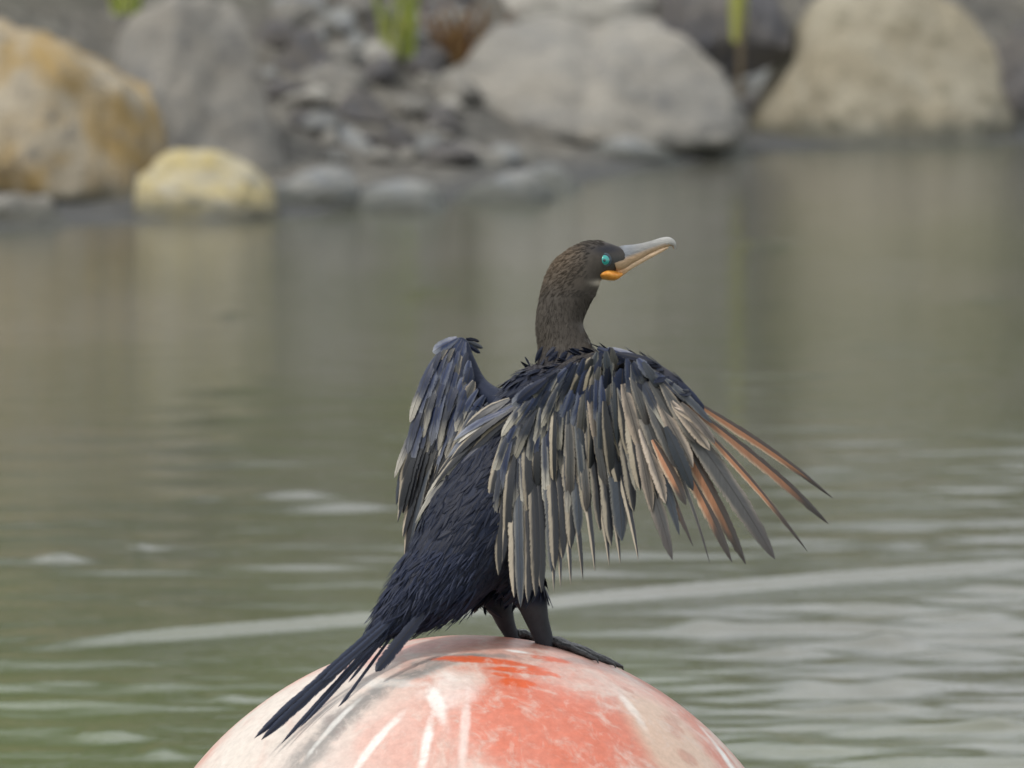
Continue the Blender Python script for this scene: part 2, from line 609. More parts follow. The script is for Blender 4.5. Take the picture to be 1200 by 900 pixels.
bl = [(rng.uniform(-.06, .06), rng.uniform(.2, .5), rng.uniform(.012, .024), rng.uniform(-.35, .35), None) for _ in range(10)]
tuft('grass_tuft', 466, 72, 17.2, 'bright yellow green grass tuft growing among the rubble stones', bl, LEAF_G)
bl = [(rng.uniform(-.12, .12), rng.uniform(.12, .3), rng.uniform(.012, .025), rng.uniform(-.5, .5), None) for _ in range(46)]
tuft('dry_weed', 535, 82, 17.5, 'reddish brown dry weeds beside the bright green grass tuft', bl, LEAF_R)
bl = [(-0.01, .42, .012, .02, STEM), (0.0, .36, .01, -.04, STEM)]
e = tuft('reed', 868, 120, 17.6, 'lone green reed with pale stem between two big boulders', bl, STEM)
o = link('leaf', blade_mesh(0.42, 0.062, 0.05, 3), LEAF_G, e, loc=(-0.01, 0, 0.2))
o = link('leaf', blade_mesh(0.3, 0.05, -0.12, 4), LEAF_G, e, loc=(-0.005, 0.01, 0.24))
bl = [(rng.uniform(-.03, .03), rng.uniform(.2, .35), rng.uniform(.012, .02), rng.uniform(-.5, .5), None) for _ in range(7)]
tuft('grass_sprig', 905, 42, 18.6, 'thin green grass sprig on the left shoulder of the domed boulder', bl, LEAF_G)
bl = [(rng.uniform(-.05, .05), rng.uniform(.1, .22), rng.uniform(.015, .025), rng.uniform(-.4, .4), None) for _ in range(9)]
tuft('grass_tuft', 150, 10, 16.8, 'small green grass tuft above the ochre boulder', bl, LEAF_G)
bl = [(rng.uniform(-.05, .05), rng.uniform(.06, .14), rng.uniform(.015, .025), rng.uniform(-.4, .4), None) for _ in range(9)]
tuft('grass_tuft', 695, 26, 18.9, 'yellow grass tuft on top of the creased grey boulder', bl, LEAF_G)


def shrub(x, y, w, h, label, n=2600, seed=0):
    rg = np.random.RandomState(seed)
    z = ground_z(x, y)
    e = empty('shrub', (x, y, z))
    tag(e, label, 'shrub', 'shrubs on the bank')
    v, f = [], []
    for k in range(6):
        a = k / 6 * 6.28 + rg.rand()
        tip = Vector((math.cos(a) * w * .35, math.sin(a) * w * .3, h * (.6 + .3 * rg.rand())))
        b = len(v)
        for i in range(5):
            u = i / 4
            c = Vector((tip.x * u ** 1.5, tip.y * u ** 1.5, tip.z * u - .1))
            r = 0.035 * (1 - .8 * u)
            for j in range(5):
                v.append(c + Vector((math.cos(j * 1.2566) * r, math.sin(j * 1.2566) * r, 0)))
        for i in range(4):
            for j in range(5):
                f.append((b + i * 5 + j, b + i * 5 + (j + 1) % 5, b + i * 5 + 5 + (j + 1) % 5, b + i * 5 + 5 + j))
    link('trunk', mesh('trunk', v, f), STEM, e)
    v, f = [], []
    cl = [(rg.randn(3) * np.array([w * .24, w * .2, h * .2]) + np.array([0, 0, h * .58])) for _ in range(26)]
    for k in range(n):
        c = Vector(cl[rg.randint(len(cl))] + rg.randn(3) * .17)
        c.z = max(c.z, 0.05)
        a = Vector(rg.randn(3)).normalized()
        b_ = a.cross(Vector(rg.randn(3))).normalized()
        s = .05 + .05 * rg.rand()
        q = len(v)
        v += [c - a * s, c + b_ * s * .45, c + a * s, c - b_ * s * .45]
        f.append((q, q + 1, q + 2, q + 3))
    cr = link('crown', mesh('crown', v, f), LEAF_S, e, smooth=False)
    cr['kind'] = 'stuff'


SHR = [(-3.6, 19.5, 2.0, 2.6), (-2.0, 20.0, 1.5, 3.0), (-1.15, 20.6, 1.1, 2.2), (-5.4, 19.5, 2.4, 3.2), (3.6, 23.5, 2.0, 2.0), (5.5, 23.0, 2.4, 3.0), (0.1, 24.0, 1.4, 1.5),
       (1.1, 25.6, 1.7, 1.9), (2.3, 25.2, 1.5, 1.5), (-0.8, 24.6, 1.6, 1.8)]  # rear shrubs, out of view, added to darken the reflection around the wake
for i, (x, y, w, h) in enumerate(SHR):
    shrub(x, y, w, h, 'leafy green shrub growing on the bank above the boulders', seed=i)

# ------------------------------------------------------------------ buoy
BC = at(550, 1157, 0.0)
BR = 412 / F * (BC - CAM).length * 0.9993
t = NT('faded_buoy_paint')
o_ = t.obj()
sep = t.n('ShaderNodeSeparateXYZ')
t.l(o_, sep.inputs[0])
X_, Y_, Z_ = sep.outputs
az = t.math('ARCTAN2', X_, t.math('MULTIPLY', Y_, -1.0))
pol = t.math('ARCCOSINE', t.math('DIVIDE', Z_, BR, clamp=True))
cv = t.n('ShaderNodeCombineXYZ')
t.l(az, cv.inputs[0])
t.l(pol, cv.inputs[1])
sph = cv.outputs[0]
streak = t.noise(t.mapping(o_, (15, 11, 3.2), rot=(0, 0.25, 0)), 1.0, 6, 0.62, 0.7)
streak2 = t.noise(t.mapping(o_, (45, 30, 6), rot=(0, 0.35, 0), loc=(3, 1, 0)), 1.0, 5, 0.65, 0.5)
blot = t.noise(o_, 5.0, 5, 0.6, 0.4)
blot2 = t.noise(o_, 17.0, 5, 0.65, 0.3)
fine = t.noise(o_, 90.0, 4, 0.7)
blot3 = t.noise(t.mapping(o_, (34, 34, 16)), 1.0, 5, 0.7, 0.6)


def spot(px, py, rx, ry, soft=0.5, rot=0.0, warp=0.35):
    """a stain with a shape of its own, centred on a real point of the shell"""
    d = FW + RT * ((px - 600) / F) + UP * ((450 - py) / F)
    d.normalize()
    oc = CAM - BC
    b = oc.dot(d)
    disc = max(b * b - (oc.length_squared - BR * BR), 0)
    p = CAM + d * (-b - math.sqrt(disc)) - BC
    vs_ = t.n('ShaderNodeVectorMath', operation='SUBTRACT')
    t.l(o_, vs_.inputs[0])
    vs_.inputs[1].default_value = p
    n = p.normalized()
    e1 = Vector((1, 0, 0))
    e1 = (e1 - n * e1.dot(n)).normalized()
    e2 = n.cross(e1)
    ex = e1 * math.cos(rot) + e2 * math.sin(rot)
    ey = e2 * math.cos(rot) - e1 * math.sin(rot)
    dd = []
    for ax, r in ((ex, rx / 866), (ey, ry / 866)):
        dp = t.n('ShaderNodeVectorMath', operation='DOT_PRODUCT')
        t.l(vs_.outputs[0], dp.inputs[0])
        dp.inputs[1].default_value = ax
        q = t.math('DIVIDE', dp.outputs['Value'], r)
        dd.append(t.math('MULTIPLY', q, q))
    r = t.math('SQRT', t.math('ADD', dd[0], dd[1]))
    r = t.math('ADD', r, t.math('MULTIPLY', t.math('SUBTRACT', blot2, 0.5), warp * 7))
    r = t.math('ADD', r, t.math('MULTIPLY', t.math('SUBTRACT', blot3, 0.5), warp * 5))
    return t.step(r, 1 - soft, 1 + soft, 1.0, 0.0)


RED = (0.60, 0.115, 0.065)
PINK = (0.60, 0.36, 0.30)
CHALK = (0.66, 0.60, 0.54)
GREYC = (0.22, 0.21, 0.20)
c = t.mix(t.step(blot, 0.40, 0.62), (0.56, 0.21, 0.145), PINK)
c = t.mix(t.math('MULTIPLY', t.step(streak, 0.48, 0.68), 0.7), c, CHALK)
# chalky left shoulder
c = t.mix(t.math('MULTIPLY', spot(330, 850, 150, 150, 0.45, 0, 0.15), t.step(streak, 0.25, 0.5, 0.65, 1.0)), c, (0.64, 0.57, 0.51))
c = t.mix(t.math('MULTIPLY', spot(400, 890, 120, 90, 0.5), 0.6), c, (0.58, 0.50, 0.46))
c = t.mix(t.math('MULTIPLY', spot(500, 757, 90, 22, 0.5, 0.2), 0.85), c, (0.64, 0.30, 0.25))
# grey band running down from under the feet
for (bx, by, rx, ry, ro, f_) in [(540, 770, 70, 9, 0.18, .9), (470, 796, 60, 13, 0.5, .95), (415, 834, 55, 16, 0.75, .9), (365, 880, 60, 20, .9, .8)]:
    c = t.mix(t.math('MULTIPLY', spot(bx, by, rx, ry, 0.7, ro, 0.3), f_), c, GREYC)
# pale tan rubbed right shoulder
c = t.mix(t.math('MULTIPLY', spot(792, 870, 58, 85, 0.3, 0.5, 0.12), 0.95), c, (0.60, 0.44, 0.34))
c = t.mix(t.math('MULTIPLY', spot(720, 790, 60, 30, 0.6), 0.5), c, (0.64, 0.36, 0.29))
# strong coral field
c = t.mix(t.math('MULTIPLY', spot(640, 850, 100, 88, 0.3, 0, 0.12), 0.85), c, (0.60, 0.165, 0.10))
c = t.mix(t.math('MULTIPLY', spot(480, 860, 60, 60, 0.7), 0.4), c, (0.62, 0.22, 0.15))
# white droppings and scratches
for (bx, by, rx, ry, ro, f_) in [(513, 825, 7, 40, -0.2, .65), (528, 806, 26, 34, -.2, .5), (500, 870, 5, 40, 0.12, .8), (440, 870, 5, 45, 0.6, .7),
                                 (390, 850, 4, 45, 0.7, .6), (610, 764, 14, 5, 0, .9), (845, 880, 9, 40, -0.75, .9), (460, 800, 40, 10, .4, .4),
                                 (545, 850, 5, 50, 0.05, .5), (740, 830, 6, 30, -.5, .5)]:
    c = t.mix(t.math('MULTIPLY', spot(bx, by, rx, ry, 0.6, -ro, 0.3), f_), c, (0.80, 0.79, 0.76))
c = t.mix(t.math('MULTIPLY', t.step(streak2, 0.60, 0.72), 0.22), c, (0.74, 0.70, 0.66))
# bare orange where the old coat has chipped
for (bx, by, rx, ry, ro) in [(565, 773, 55, 9, 0.1), (606, 800, 18, 9, 0), (615, 786, 40, 7, -0.1), (645, 772, 26, 9, -.3), (585, 790, 12, 5, .2)]:
    c = t.mix(t.math('MULTIPLY', spot(bx, by, rx, ry, 0.35, -ro, 0.25), 0.9), c, (0.62, 0.10, 0.025))
for (bx, by, rx, ry) in [(805, 887, 12, 10), (735, 808, 8, 6), (675, 786, 4, 3), (790, 850, 14, 24)]:
    c = t.mix(t.math('MULTIPLY', spot(bx, by, rx, ry, 0.5), 0.5), c, (0.42, 0.17, 0.12))
c = t.mix(t.math('MULTIPLY', t.step(blot3, 0.48, 0.72), 0.55), c, (0.62, 0.52, 0.46))
c = t.mix(t.math('MULTIPLY', t.step(streak, 0.36, 0.24), 0.5), c, (0.34, 0.24, 0.20))
c = t.mix(1.0, c, t.math('MULTIPLY_ADD', fine, 0.5, 0.60), 'MULTIPLY')
t.bump(t.math('ADD', t.math('MULTIPLY', fine, 0.3), blot2), 0.004, 0.35)
BUOY = t.set(Base_Color=c, Roughness=t.math('MULTIPLY_ADD', blot2, 0.3, 0.30))

buoy = empty('mooring_buoy', (BC.x, BC.y, BC.z))
tag(buoy, 'round faded coral red buoy with chalky streaks, under the perched bird', 'buoy')
bm = bmesh.new()
bmesh.ops.create_uvsphere(bm, u_segments=160, v_segments=96, radius=BR)
for v in bm.verts:
    n = v.co.normalized()
    v.co *= 1 + 0.0016 * noise.fractal(n * 2.2, 1.0, 2, 3) - 0.0
me = bpy.data.meshes.new('shell')
bm.to_mesh(me)
bm.free()
link('shell', me, BUOY, buoy)
v, f = [], []
NS = 120
for i in range(NS):
    a = i / NS * 2 * PI
    for j in range(8):
        b = j / 8 * 2 * PI
        r = BR + 0.002 + 0.012 * math.cos(b)
        v.append((math.cos(a) * r, math.sin(a) * r, 0.02 * math.sin(b)))
for i in range(NS):
    for j in range(8):
        f.append((i * 8 + j, ((i + 1) % NS) * 8 + j, ((i + 1) % NS) * 8 + (j + 1) % 8, i * 8 + (j + 1) % 8))
link('moulding_seam', mesh('moulding_seam', v, f), BUOY, buoy)


# ------------------------------------------------------------------ cormorant
FOOT = at(622, 757, 0.03)
S = ppm(0.0)
bird = empty('cormorant', FOOT)
tag(bird, 'dark cormorant drying its spread wings on top of the red buoy', 'bird')


def bp(px, py, d):
    return at(px, py, d) - FOOT


def loft(keys, n=6, seg=20):
    """keys (px,py,depth, in-picture half width px, depth half width px)"""
    K = catmull(keys, n)
    C = [bp(*k[:3]) for k in K]
    v, f = [], []
    for i, k in enumerate(K):
        T = (C[min(i + 1, len(C) - 1)] - C[max(i - 1, 0)]).normalized()
        view = Vector((0, 1, -0.095))
        a = T.cross(view)
        if a.length < 1e-4:
            a = Vector((1, 0, 0))
        a.normalize()
        b = T.cross(a).normalized()
        for j in range(seg):
            q = j / seg * 2 * PI
            v.append(C[i] + a * (math.cos(q) * k[3] / S) + b * (math.sin(q) * k[4] / S))
    m = len(K)
    for i in range(m - 1):
        for j in range(seg):
            f.append((i * seg + j, i * seg + (j + 1) % seg, (i + 1) * seg + (j + 1) % seg, (i + 1) * seg + j))
    f.append(tuple(range(seg))[::-1])
    f.append(tuple((m - 1) * seg + j for j in range(seg)))
    return v, f


TRUNK = [(440, 742, -.10, 8, 10), (462, 722, -.095, 22, 24), (490, 700, -.08, 38, 38), (530, 660, -.05, 56, 52), (570, 600, -.02, 66, 62),
         (606, 540, .01, 66, 62), (640, 485, .03, 58, 54), (668, 446, .05, 46, 42), (662, 412, .06, 33, 32), (655.5, 380, .065, 28, 27),
         (662, 350, .07, 30, 25), (673, 326, .075, 32, 24), (690, 308, .08, 26, 22), (708, 303, .085, 21, 18), (722, 302, .088, 15, 13), (734, 301, .09, 10, 9)]
LEGN = [(600, 660, -.02, 32, 30), (621, 700, -.01, 20, 20), (629, 725, .0, 14.5, 13), (636, 745, .012, 12, 11), (640, 758, .02, 11, 11)]
LEGF = [(560, 665, .05, 32, 30), (584, 705, .05, 17, 18), (592, 728, .06, 11.5, 11), (600, 745, .07, 9, 9), (605, 757, .075, 11, 10)]
ARMR = [(660, 455, .0, 26, 26), (690, 432, -.06, 18, 18), (735, 424, -.11, 11, 11), (775, 438, -.145, 9, 9), (808, 464, -.155, 7, 7), (826, 482, -.155, 4, 4)]
ARML = [(620, 485, .08, 22, 24), (588, 472, .12, 15, 16), (562, 452, .16, 11, 12), (546, 420, .185, 10, 10), (540, 402, .195, 8, 8), (524, 412, .205, 5, 5)]
bv, bf = [], []
for kk in (TRUNK, LEGN, LEGF, ARMR, ARML):
    v, f = loft(kk)
    b = len(bv)
    bv += v
    bf += [tuple(i + b for i in q) for q in f]
tmp = bpy.data.objects.new('tmp', mesh('tmp', bv, bf))
COL.objects.link(tmp)
rm = tmp.modifiers.new('r', 'REMESH')
rm.mode = 'VOXEL'
rm.voxel_size = 0.0032
sm = tmp.modifiers.new('s', 'SMOOTH')
sm.factor = 0.5
sm.iterations = 6
dg = bpy.context.evaluated_depsgraph_get()
body_me = bpy.data.meshes.new_from_object(tmp.evaluated_get(dg))
bpy.data.objects.remove(tmp)
body_me.name = 'body'

# feather colours laid on the body: dark glossy trunk, brown-grey neck and head, black legs
nv = len(body_me.vertices)
bco = np.empty(nv * 3)
body_me.vertices.foreach_get('co', bco)
bco = bco.reshape(-1, 3)
bno = np.empty(nv * 3)
body_me.vertices.foreach_get('normal', bno)
bno = bno.reshape(-1, 3)


def to_px(p):
    q = np.asarray(p) + np.array(FOOT) - np.array(CAM)
    z = q @ np.array(FW)
    return 600 + F * (q @ np.array(RT)) / z, 450 - F * (q @ np.array(UP)) / z


bpx, bpy_ = to_px(bco)


def mixc(a, b, w):
    w = np.clip(w, 0, 1)[:, None]
    return np.array(a)[None] * (1 - w) + np.array(b)[None] * w if np.ndim(a) == 1 else a * (1 - w) + np.array(b)[None] * w


colr = np.tile(np.array([0.012, 0.017, 0.036]), (nv, 1))
colr = mixc(colr, (0.050, 0.043, 0.036), (455 - bpy_) / 50 * (bpx > 618))
colr = mixc(colr, (0.080, 0.059, 0.040), (345 - bpy_) / 40 * (bpx > 618) * np.clip((690 - bpx) / 30, 0, 1))
crown = np.exp(-((bpx - 712) / 18) ** 2 - ((bpy_ - 292) / 6) ** 2) * (bpx > 618)
colr = mixc(colr, (0.02, 0.02, 0.026), crown * 1.1)
colr = mixc(colr, (0.05, 0.05, 0.05), np.exp(-((bpx - 722) / 10) ** 2 - ((bpy_ - 305) / 8) ** 2) * (bpx > 618))
colr = mixc(colr, (0.42, 0.38, 0.32), 1.1 * np.exp(-((bpx - 704) / 10) ** 2 - ((bpy_ - 331.5) / 3.2) ** 2) * (bpx > 618))
colr = mixc(colr, (0.035, 0.039, 0.047), (bpy_ - 705) / 8 * (bpx > 575))
ca = body_me.color_attributes.new('feather', 'FLOAT_COLOR', 'POINT')
ca.data.foreach_set('color', np.concatenate([colr, np.ones((nv, 1))], 1).astype(np.float32).ravel())

t = NT('body_plumage')
at_ = t.n('ShaderNodeAttribute', attribute_name='feather')
n = t.noise(t.mapping(t.obj(), (60, 60, 35)), 1.0, 5, 0.7)
n2 = t.noise(t.obj(), 160, 4, 0.7)
c = t.mix(1.0, at_.outputs[0], t.math('MULTIPLY_ADD', n, 0.9, 0.55), 'MULTIPLY')
t.bump(t.math('ADD', n, n2), 0.0012, 0.5)
BODY = t.set(Base_Color=c, Roughness=0.6, Specular_IOR_Level=0.2)
body = link('body', body_me, BODY, bird)


def feather_mat(name, centre, edge, e0=0.35, e1=0.85, vane=None, tip=None, rough=0.42, var=0.5, sheen=0.1, split=0.0, fray=0.5, spec=0.45, t0=0.75, t1=1.1):
    """centre / pale fringe across the vane, optional own colour for the trailing vane and for the tip"""
    t = NT(name)
    uv = t.n('ShaderNodeUVMap').outputs[0]
    sp = t.n('ShaderNodeSeparateXYZ')
    t.l(uv, sp.inputs[0])
    u, v = sp.outputs[0], sp.outputs[1]
    rnd = t.n('ShaderNodeObjectInfo').outputs['Random']
    ed = t.math('MULTIPLY', t.math('ABSOLUTE', t.math('SUBTRACT', v, 0.5)), 2.0)
    # barbs sweep obliquely away from the shaft
    cb = t.n('ShaderNodeCombineXYZ')
    t.l(t.math('SUBTRACT', u, t.math('MULTIPLY', ed, 0.10)), cb.inputs[0])
    t.l(v, cb.inputs[1])
    t.l(t.math('MULTIPLY', rnd, 30.0), cb.inputs[2])
    barb = t.noise(t.mapping(cb.outputs[0], (48, 2.0, 1)), 1.0, 4, 0.7, 0.4)
    patch = t.noise(t.mapping(cb.outputs[0], (4, 2.0, 1)), 1.0, 3, 0.6)
    e = t.math('ADD', ed, t.math('MULTIPLY', t.math('SUBTRACT', patch, 0.5), 0.9))
    e = t.math('ADD', e, t.math('MULTIPLY', t.math('SUBTRACT', rnd, 0.5), 0.5))
    if split:      # pale fringe mostly on the trailing vane
        e = t.math('SUBTRACT', e, t.step(v, 0.6, 0.4, 0.0, split))
    c = t.mix(t.step(e, e0, e1), centre, edge)
    if vane:
        vf = t.math('MULTIPLY', t.step(v, 0.46, 0.56), t.step(t.math('ADD', u, t.math('MULTIPLY', patch, 0.3)), 0.72, 1.02, 1.0, 0.0))
        c = t.mix(vf, c, t.mix(t.step(ed, 0.5, 1.0), vane, edge))
    if tip:
        c = t.mix(t.step(t.math('ADD', u, t.math('MULTIPLY', t.math('SUBTRACT', patch, 0.1), 0.4)), t0, t1), c, tip)
    c = t.mix(t.step(ed, 0.03, 0.10, 0.75, 0.0), c, (0.02, 0.018, 0.016))
    val = t.math('MULTIPLY', t.math('MULTIPLY_ADD', rnd, var, 1 - var / 2), t.math('MULTIPLY_ADD', barb, 1.0, 0.5))
    c = t.mix(1.0, c, val, 'MULTIPLY')
    t.bump(barb, 0.0006, 0.5)
    # barbs part at the margin
    al = t.step(t.math('ADD', ed, t.math('MULTIPLY', barb, fray * 2.4)), 1.0 + fray * 0.9, 1.0 + fray * 1.35, 1.0, 0.0)
    t.l(al, t.p.inputs['Alpha'])
    return t.set(Base_Color=c, Roughness=rough, Sheen_Weight=sheen, Sheen_Roughness=0.35, Specular_IOR_Level=spec)


M_COV = feather_mat('covert_pale', (0.022, 0.028, 0.046), (0.14, 0.135, 0.125), 0.45, 1.0, var=0.8, rough=.36, tip=(0.37, 0.35, 0.305), t0=.62, t1=1.0)
M_BLUE = feather_mat('covert_blue', (0.012, 0.020, 0.055), (0.06, 0.068, 0.095), 0.4, 1.0, var=1.1, rough=.34, tip=(0.15, 0.16, 0.19), t0=.7, t1=1.15)
M_SEC = feather_mat('secondary', (0.014, 0.016, 0.022), (0.27, 0.235, 0.185), 0.15, 0.6, var=0.7, split=0.9)
M_SECD = feather_mat('secondary_dark', (0.030, 0.038, 0.052), (0.12, 0.118, 0.11), 0.5, 1.1, var=0.6)
M_RUST = feather_mat('primary_rust', (0.045, 0.032, 0.026), (0.42, 0.33, 0.24), 0.75, 1.3, vane=(0.30, 0.14, 0.075), tip=(0.04, 0.034, 0.032), var=0.5)
M_GREYP = feather_mat('primary_grey', (0.055, 0.056, 0.058), (0.21, 0.185, 0.155), 0.5, 1.1, tip=(0.05, 0.045, 0.045), var=0.5)
M_TAIL = feather_mat('tail_dark', (0.010, 0.014, 0.030), (0.028, 0.036, 0.062), 0.3, 1.0, var=0.4, rough=0.38, spec=.25)
M_RUMP = feather_mat('rump_dark', (0.006, 0.010, 0.026), (0.014, 0.020, 0.044), 0.3, 1.0, var=0.9, rough=0.5, fray=.6, sheen=0.0, spec=0.22)
M_PINK = feather_mat('covert_warm', (0.12, 0.105, 0.095), (0.40, 0.33, 0.27), 0.2, 0.9, var=0.6)
M_SKIN = NT('wing_skin').set(Base_Color=(0.014, 0.018, 0.034), Roughness=0.6)

frg = random.Random(77)


def feather_geo(root, tip, W, n, roll=0.0, bend_n=0.05, bend_p=0.0, point=0.5, base=0.35, ragged=0.06, asym=0.0, N=14, camber=0.07, rnd=0.75):
    """a vane with shaft, camber and ragged edges; W full width in metres"""
    A = tip - root
    L = A.length
    ax = A / L
    side = ax.cross(n).normalized()
    nn = side.cross(ax).normalized()
    if nn.dot(n) < 0:
        nn = -nn
    Mr = Matrix.Rotation(roll, 3, ax)
    side = Mr @ side
    nn = Mr @ nn
    v, uv, f = [], [], []
    cols = (-1.0, -0.5, -0.06, 0.06, 0.5, 1.0)
    for i in range(N + 1):
        u = i / N
        w = base + (1 - base) * min(1.0, u / 0.35) ** 0.8
        tp = max(0.0, (u - (1 - point)) / point)
        w *= max(0.02, (1 - tp ** 1.9)) ** rnd
        w *= W / 2
        c = root + A * u + nn * (bend_n * L * math.sin(PI * u) * 0.6) + side * (bend_p * L * (math.sin(PI * u * 0.5) - u))
        for q in cols:
            j = 1 + (frg.uniform(-ragged, ragged) * 1.6 if abs(q) == 1 else 0)
            k = q * w * j * (1 + asym * (1 if q > 0 else -1))
            lag = -abs(q) * w * 0.5 if i > 1 else 0      # barbs lean to the tip, edges lag
            drop = -camber * q * q * w * 2
            if abs(q) < 0.1:
                drop += 0.0006
            v.append(c + side * k + nn * drop - ax * lag * (0.6 if u > 0.7 else 0.0))
            uv.append((u, 0.5 + q * 0.5))
    nc = len(cols)
    for i in range(N):
        for j in range(nc - 1):
            f.append((i * nc + j, i * nc + j + 1, (i + 1) * nc + j + 1, (i + 1) * nc + j))
    return v, f, uv


def feather(name, r, tp, Wpx, mat, parent, n, **kw):
    v, f, uv = feather_geo(bp(*r), bp(*tp), Wpx / S, Vector(n).normalized(), **kw)
    return link(name, mesh(name, v, f, uv), mat, parent)


# ---- near (right) wing -------------------------------------------------
def pad(name, poly, mat, n=(0, -1, .2)):
    """fleshy wing skin: a filled outline with real thickness, hidden under the feathers"""
    pts = [bp(*p) for p in poly]
    cen = sum(pts, Vector()) / len(pts)
    nn = Vector(n).normalized()
    v = [p for p in pts] + [p - nn * 0.012 for p in pts]
    v += [cen + nn * 0.006, cen - nn * 0.018]
    m = len(pts)
    f = []
    for i in range(m):
        j = (i + 1) % m
        f += [(i, j, 2 * m), (m + j, m + i, 2 * m + 1), (j, i, m + i, m + j)]
    return link(name, mesh(name, v, f), mat, bird)


wingR = pad('wing', [(655, 445, -.055), (700, 425, -.08), (750, 430, -.12), (800, 464, -.145), (815, 490, -.145), (790, 520, -.13),
                     (740, 530, -.10), (690, 545, -.08), (640, 560, -.07), (600, 570, -.065), (588, 545, -.06), (605, 500, -.05)], M_SKIN)
wingR['label'] = 'near wing held out with fanned brown flight feathers'

NR = (-0.15, -1, 0.25)


def depthR(px, py):
    """depth of the near wing's surface: swings out towards the viewer from body to wrist, hand curls back"""
    a = np.interp(px, [560, 600, 660, 720, 780, 830, 900, 980], [-.066, -.075, -.088, -.115, -.15, -.165, -.165, -.15])
    return float(a) - 0.05 * max(0.0, (py - 560) / 160) * float(np.interp(px, [560, 640, 760, 900], [0.6, 1, .4, 0]))


def fr(name, x0, y0, x1, y1, W, mat, lift=0.0, **kw):
    n = Vector(NR)
    n.x += 0.5 * (x0 - 700) / 200
    kw.setdefault('roll', frg.uniform(-.28, .02))
    feather(name, (x0, y0, depthR(x0, y0) - lift), (x1, y1, depthR(x1, y1) - lift * 0.6), W, mat, wingR, n, **kw)


# long feathers of the hand, traced one by one
PRIM = [  # x0 y0 x1 y1 width material bend asym
    (806, 466, 976, 584, 12, M_RUST, -.10, .25), (806, 474, 971, 614, 13, M_RUST, -.09, .3), (803, 480, 946, 646, 10, M_RUST, -.08, .2),
    (790, 478, 908, 655, 25, M_GREYP, -.07, .1), (778, 478, 874, 661, 17, M_RUST, -.07, .2), (766, 476, 858, 659, 15, M_RUST, -.07, .2),
    (770, 490, 832, 661, 6, M_GREYP, -.08, .0), (748, 474, 796, 627, 14, M_SECD, -.06, .0), (730, 470, 788, 656, 20, M_GREYP, -.06, .2),
    (738, 480, 812, 640, 12, M_RUST, -.06, .2)]
for k, (x0, y0, x1, y1, W, m, b, asy) in enumerate(PRIM):
    fr('primary_feather', x0, y0, x1, y1, W, m, lift=0.0022 * (k % 4), bend_p=b, asym=asy, point=0.42 if W > 12 else 0.75,
       ragged=.03, bend_n=.02, N=20, roll=frg.uniform(-.2, .1))
# inner flight feathers
SEC = [(591, 540, 583, 674, 12), (596, 540, 590, 660, 11), (600, 545, 603, 700, 13), (607, 540, 609, 712, 12), (614, 540, 619, 706, 13), (621, 535, 627, 699, 14),
       (629, 535, 635, 694, 13), (637, 530, 645, 670, 14), (644, 528, 652, 668, 13), (651, 525, 660, 655, 14), (660, 520, 668, 643, 14),
       (668, 518, 678, 628, 14), (678, 512, 689, 604, 15), (690, 505, 703, 622, 14), (702, 500, 717, 640, 14), (714, 492, 728, 634, 21), (726, 486, 742, 600, 14)]
for k, (x0, y0, x1, y1, W) in enumerate(SEC):
    m = M_SEC if W < 20 and k % 4 != 3 else M_SECD
    fr('secondary_feather', x0, y0, x1 + frg.uniform(-2, 2), y1, W, m, lift=0.0015 * (k % 3), bend_p=frg.uniform(-.12, .03), point=.3, ragged=.03, bend_n=frg.uniform(.02, .09),
       N=18, roll=frg.uniform(-.45, -.12), asym=.1)
TIPS = [(640, 545, 649, 693), (646, 545, 657, 688), (655, 540, 669, 685), (664, 535, 683, 679), (678, 530, 697, 669), (692, 525, 714, 663),
        (704, 520, 727, 660), (716, 515, 748, 656)]
for k, (x0, y0, x1, y1) in enumerate(TIPS):
    fr('secondary_feather', x0, y0, x1, y1, 9, M_SEC, lift=-0.004, bend_p=-.07, point=.7, N=16, bend_n=.03, roll=-.1)

# covert rows, each overlapping the roots of the row below
ROWS = [  # (start root, start tip) .. (end root, end tip), count, width, material set, lift
    ([(0, 588, 520, 574, 612), (.25, 612, 505, 612, 600), (.5, 650, 500, 655, 585), (.75, 700, 480, 716, 575), (1, 745, 472, 775, 560)], 26, 12, [M_SEC, M_COV, M_COV], .005),
    ([(0, 600, 492, 580, 562), (.3, 625, 475, 612, 548), (.6, 660, 462, 660, 555), (.85, 705, 455, 716, 540), (1, 735, 450, 760, 535)], 24, 12, [M_COV, M_COV, M_COV, M_SEC, M_BLUE], .010),
    ([(0, 612, 476, 588, 530), (.3, 640, 462, 624, 522), (.6, 670, 448, 664, 522), (.85, 705, 442, 708, 515), (1, 742, 438, 762, 508)], 22, 12, [M_COV, M_COV, M_BLUE], .014),
    ([(0, 620, 464, 592, 502), (.3, 648, 450, 626, 494), (.6, 676, 438, 664, 492), (.85, 708, 430, 708, 490), (1, 748, 430, 764, 482)], 22, 12, [M_BLUE, M_COV, M_COV, M_BLUE], .018),
    ([(0, 630, 452, 600, 482), (.3, 655, 440, 634, 474), (.6, 682, 428, 670, 470), (.85, 712, 420, 710, 462), (1, 755, 428, 768, 462)], 20, 12, [M_BLUE, M_BLUE, M_COV, M_RUMP], .021),
    ([(0, 640, 444, 612, 468), (.3, 665, 430, 645, 458), (.6, 690, 418, 680, 450), (.85, 718, 412, 722, 444), (1, 758, 426, 780, 448)], 16, 12, [M_BLUE, M_BLUE, M_RUMP], .024)]
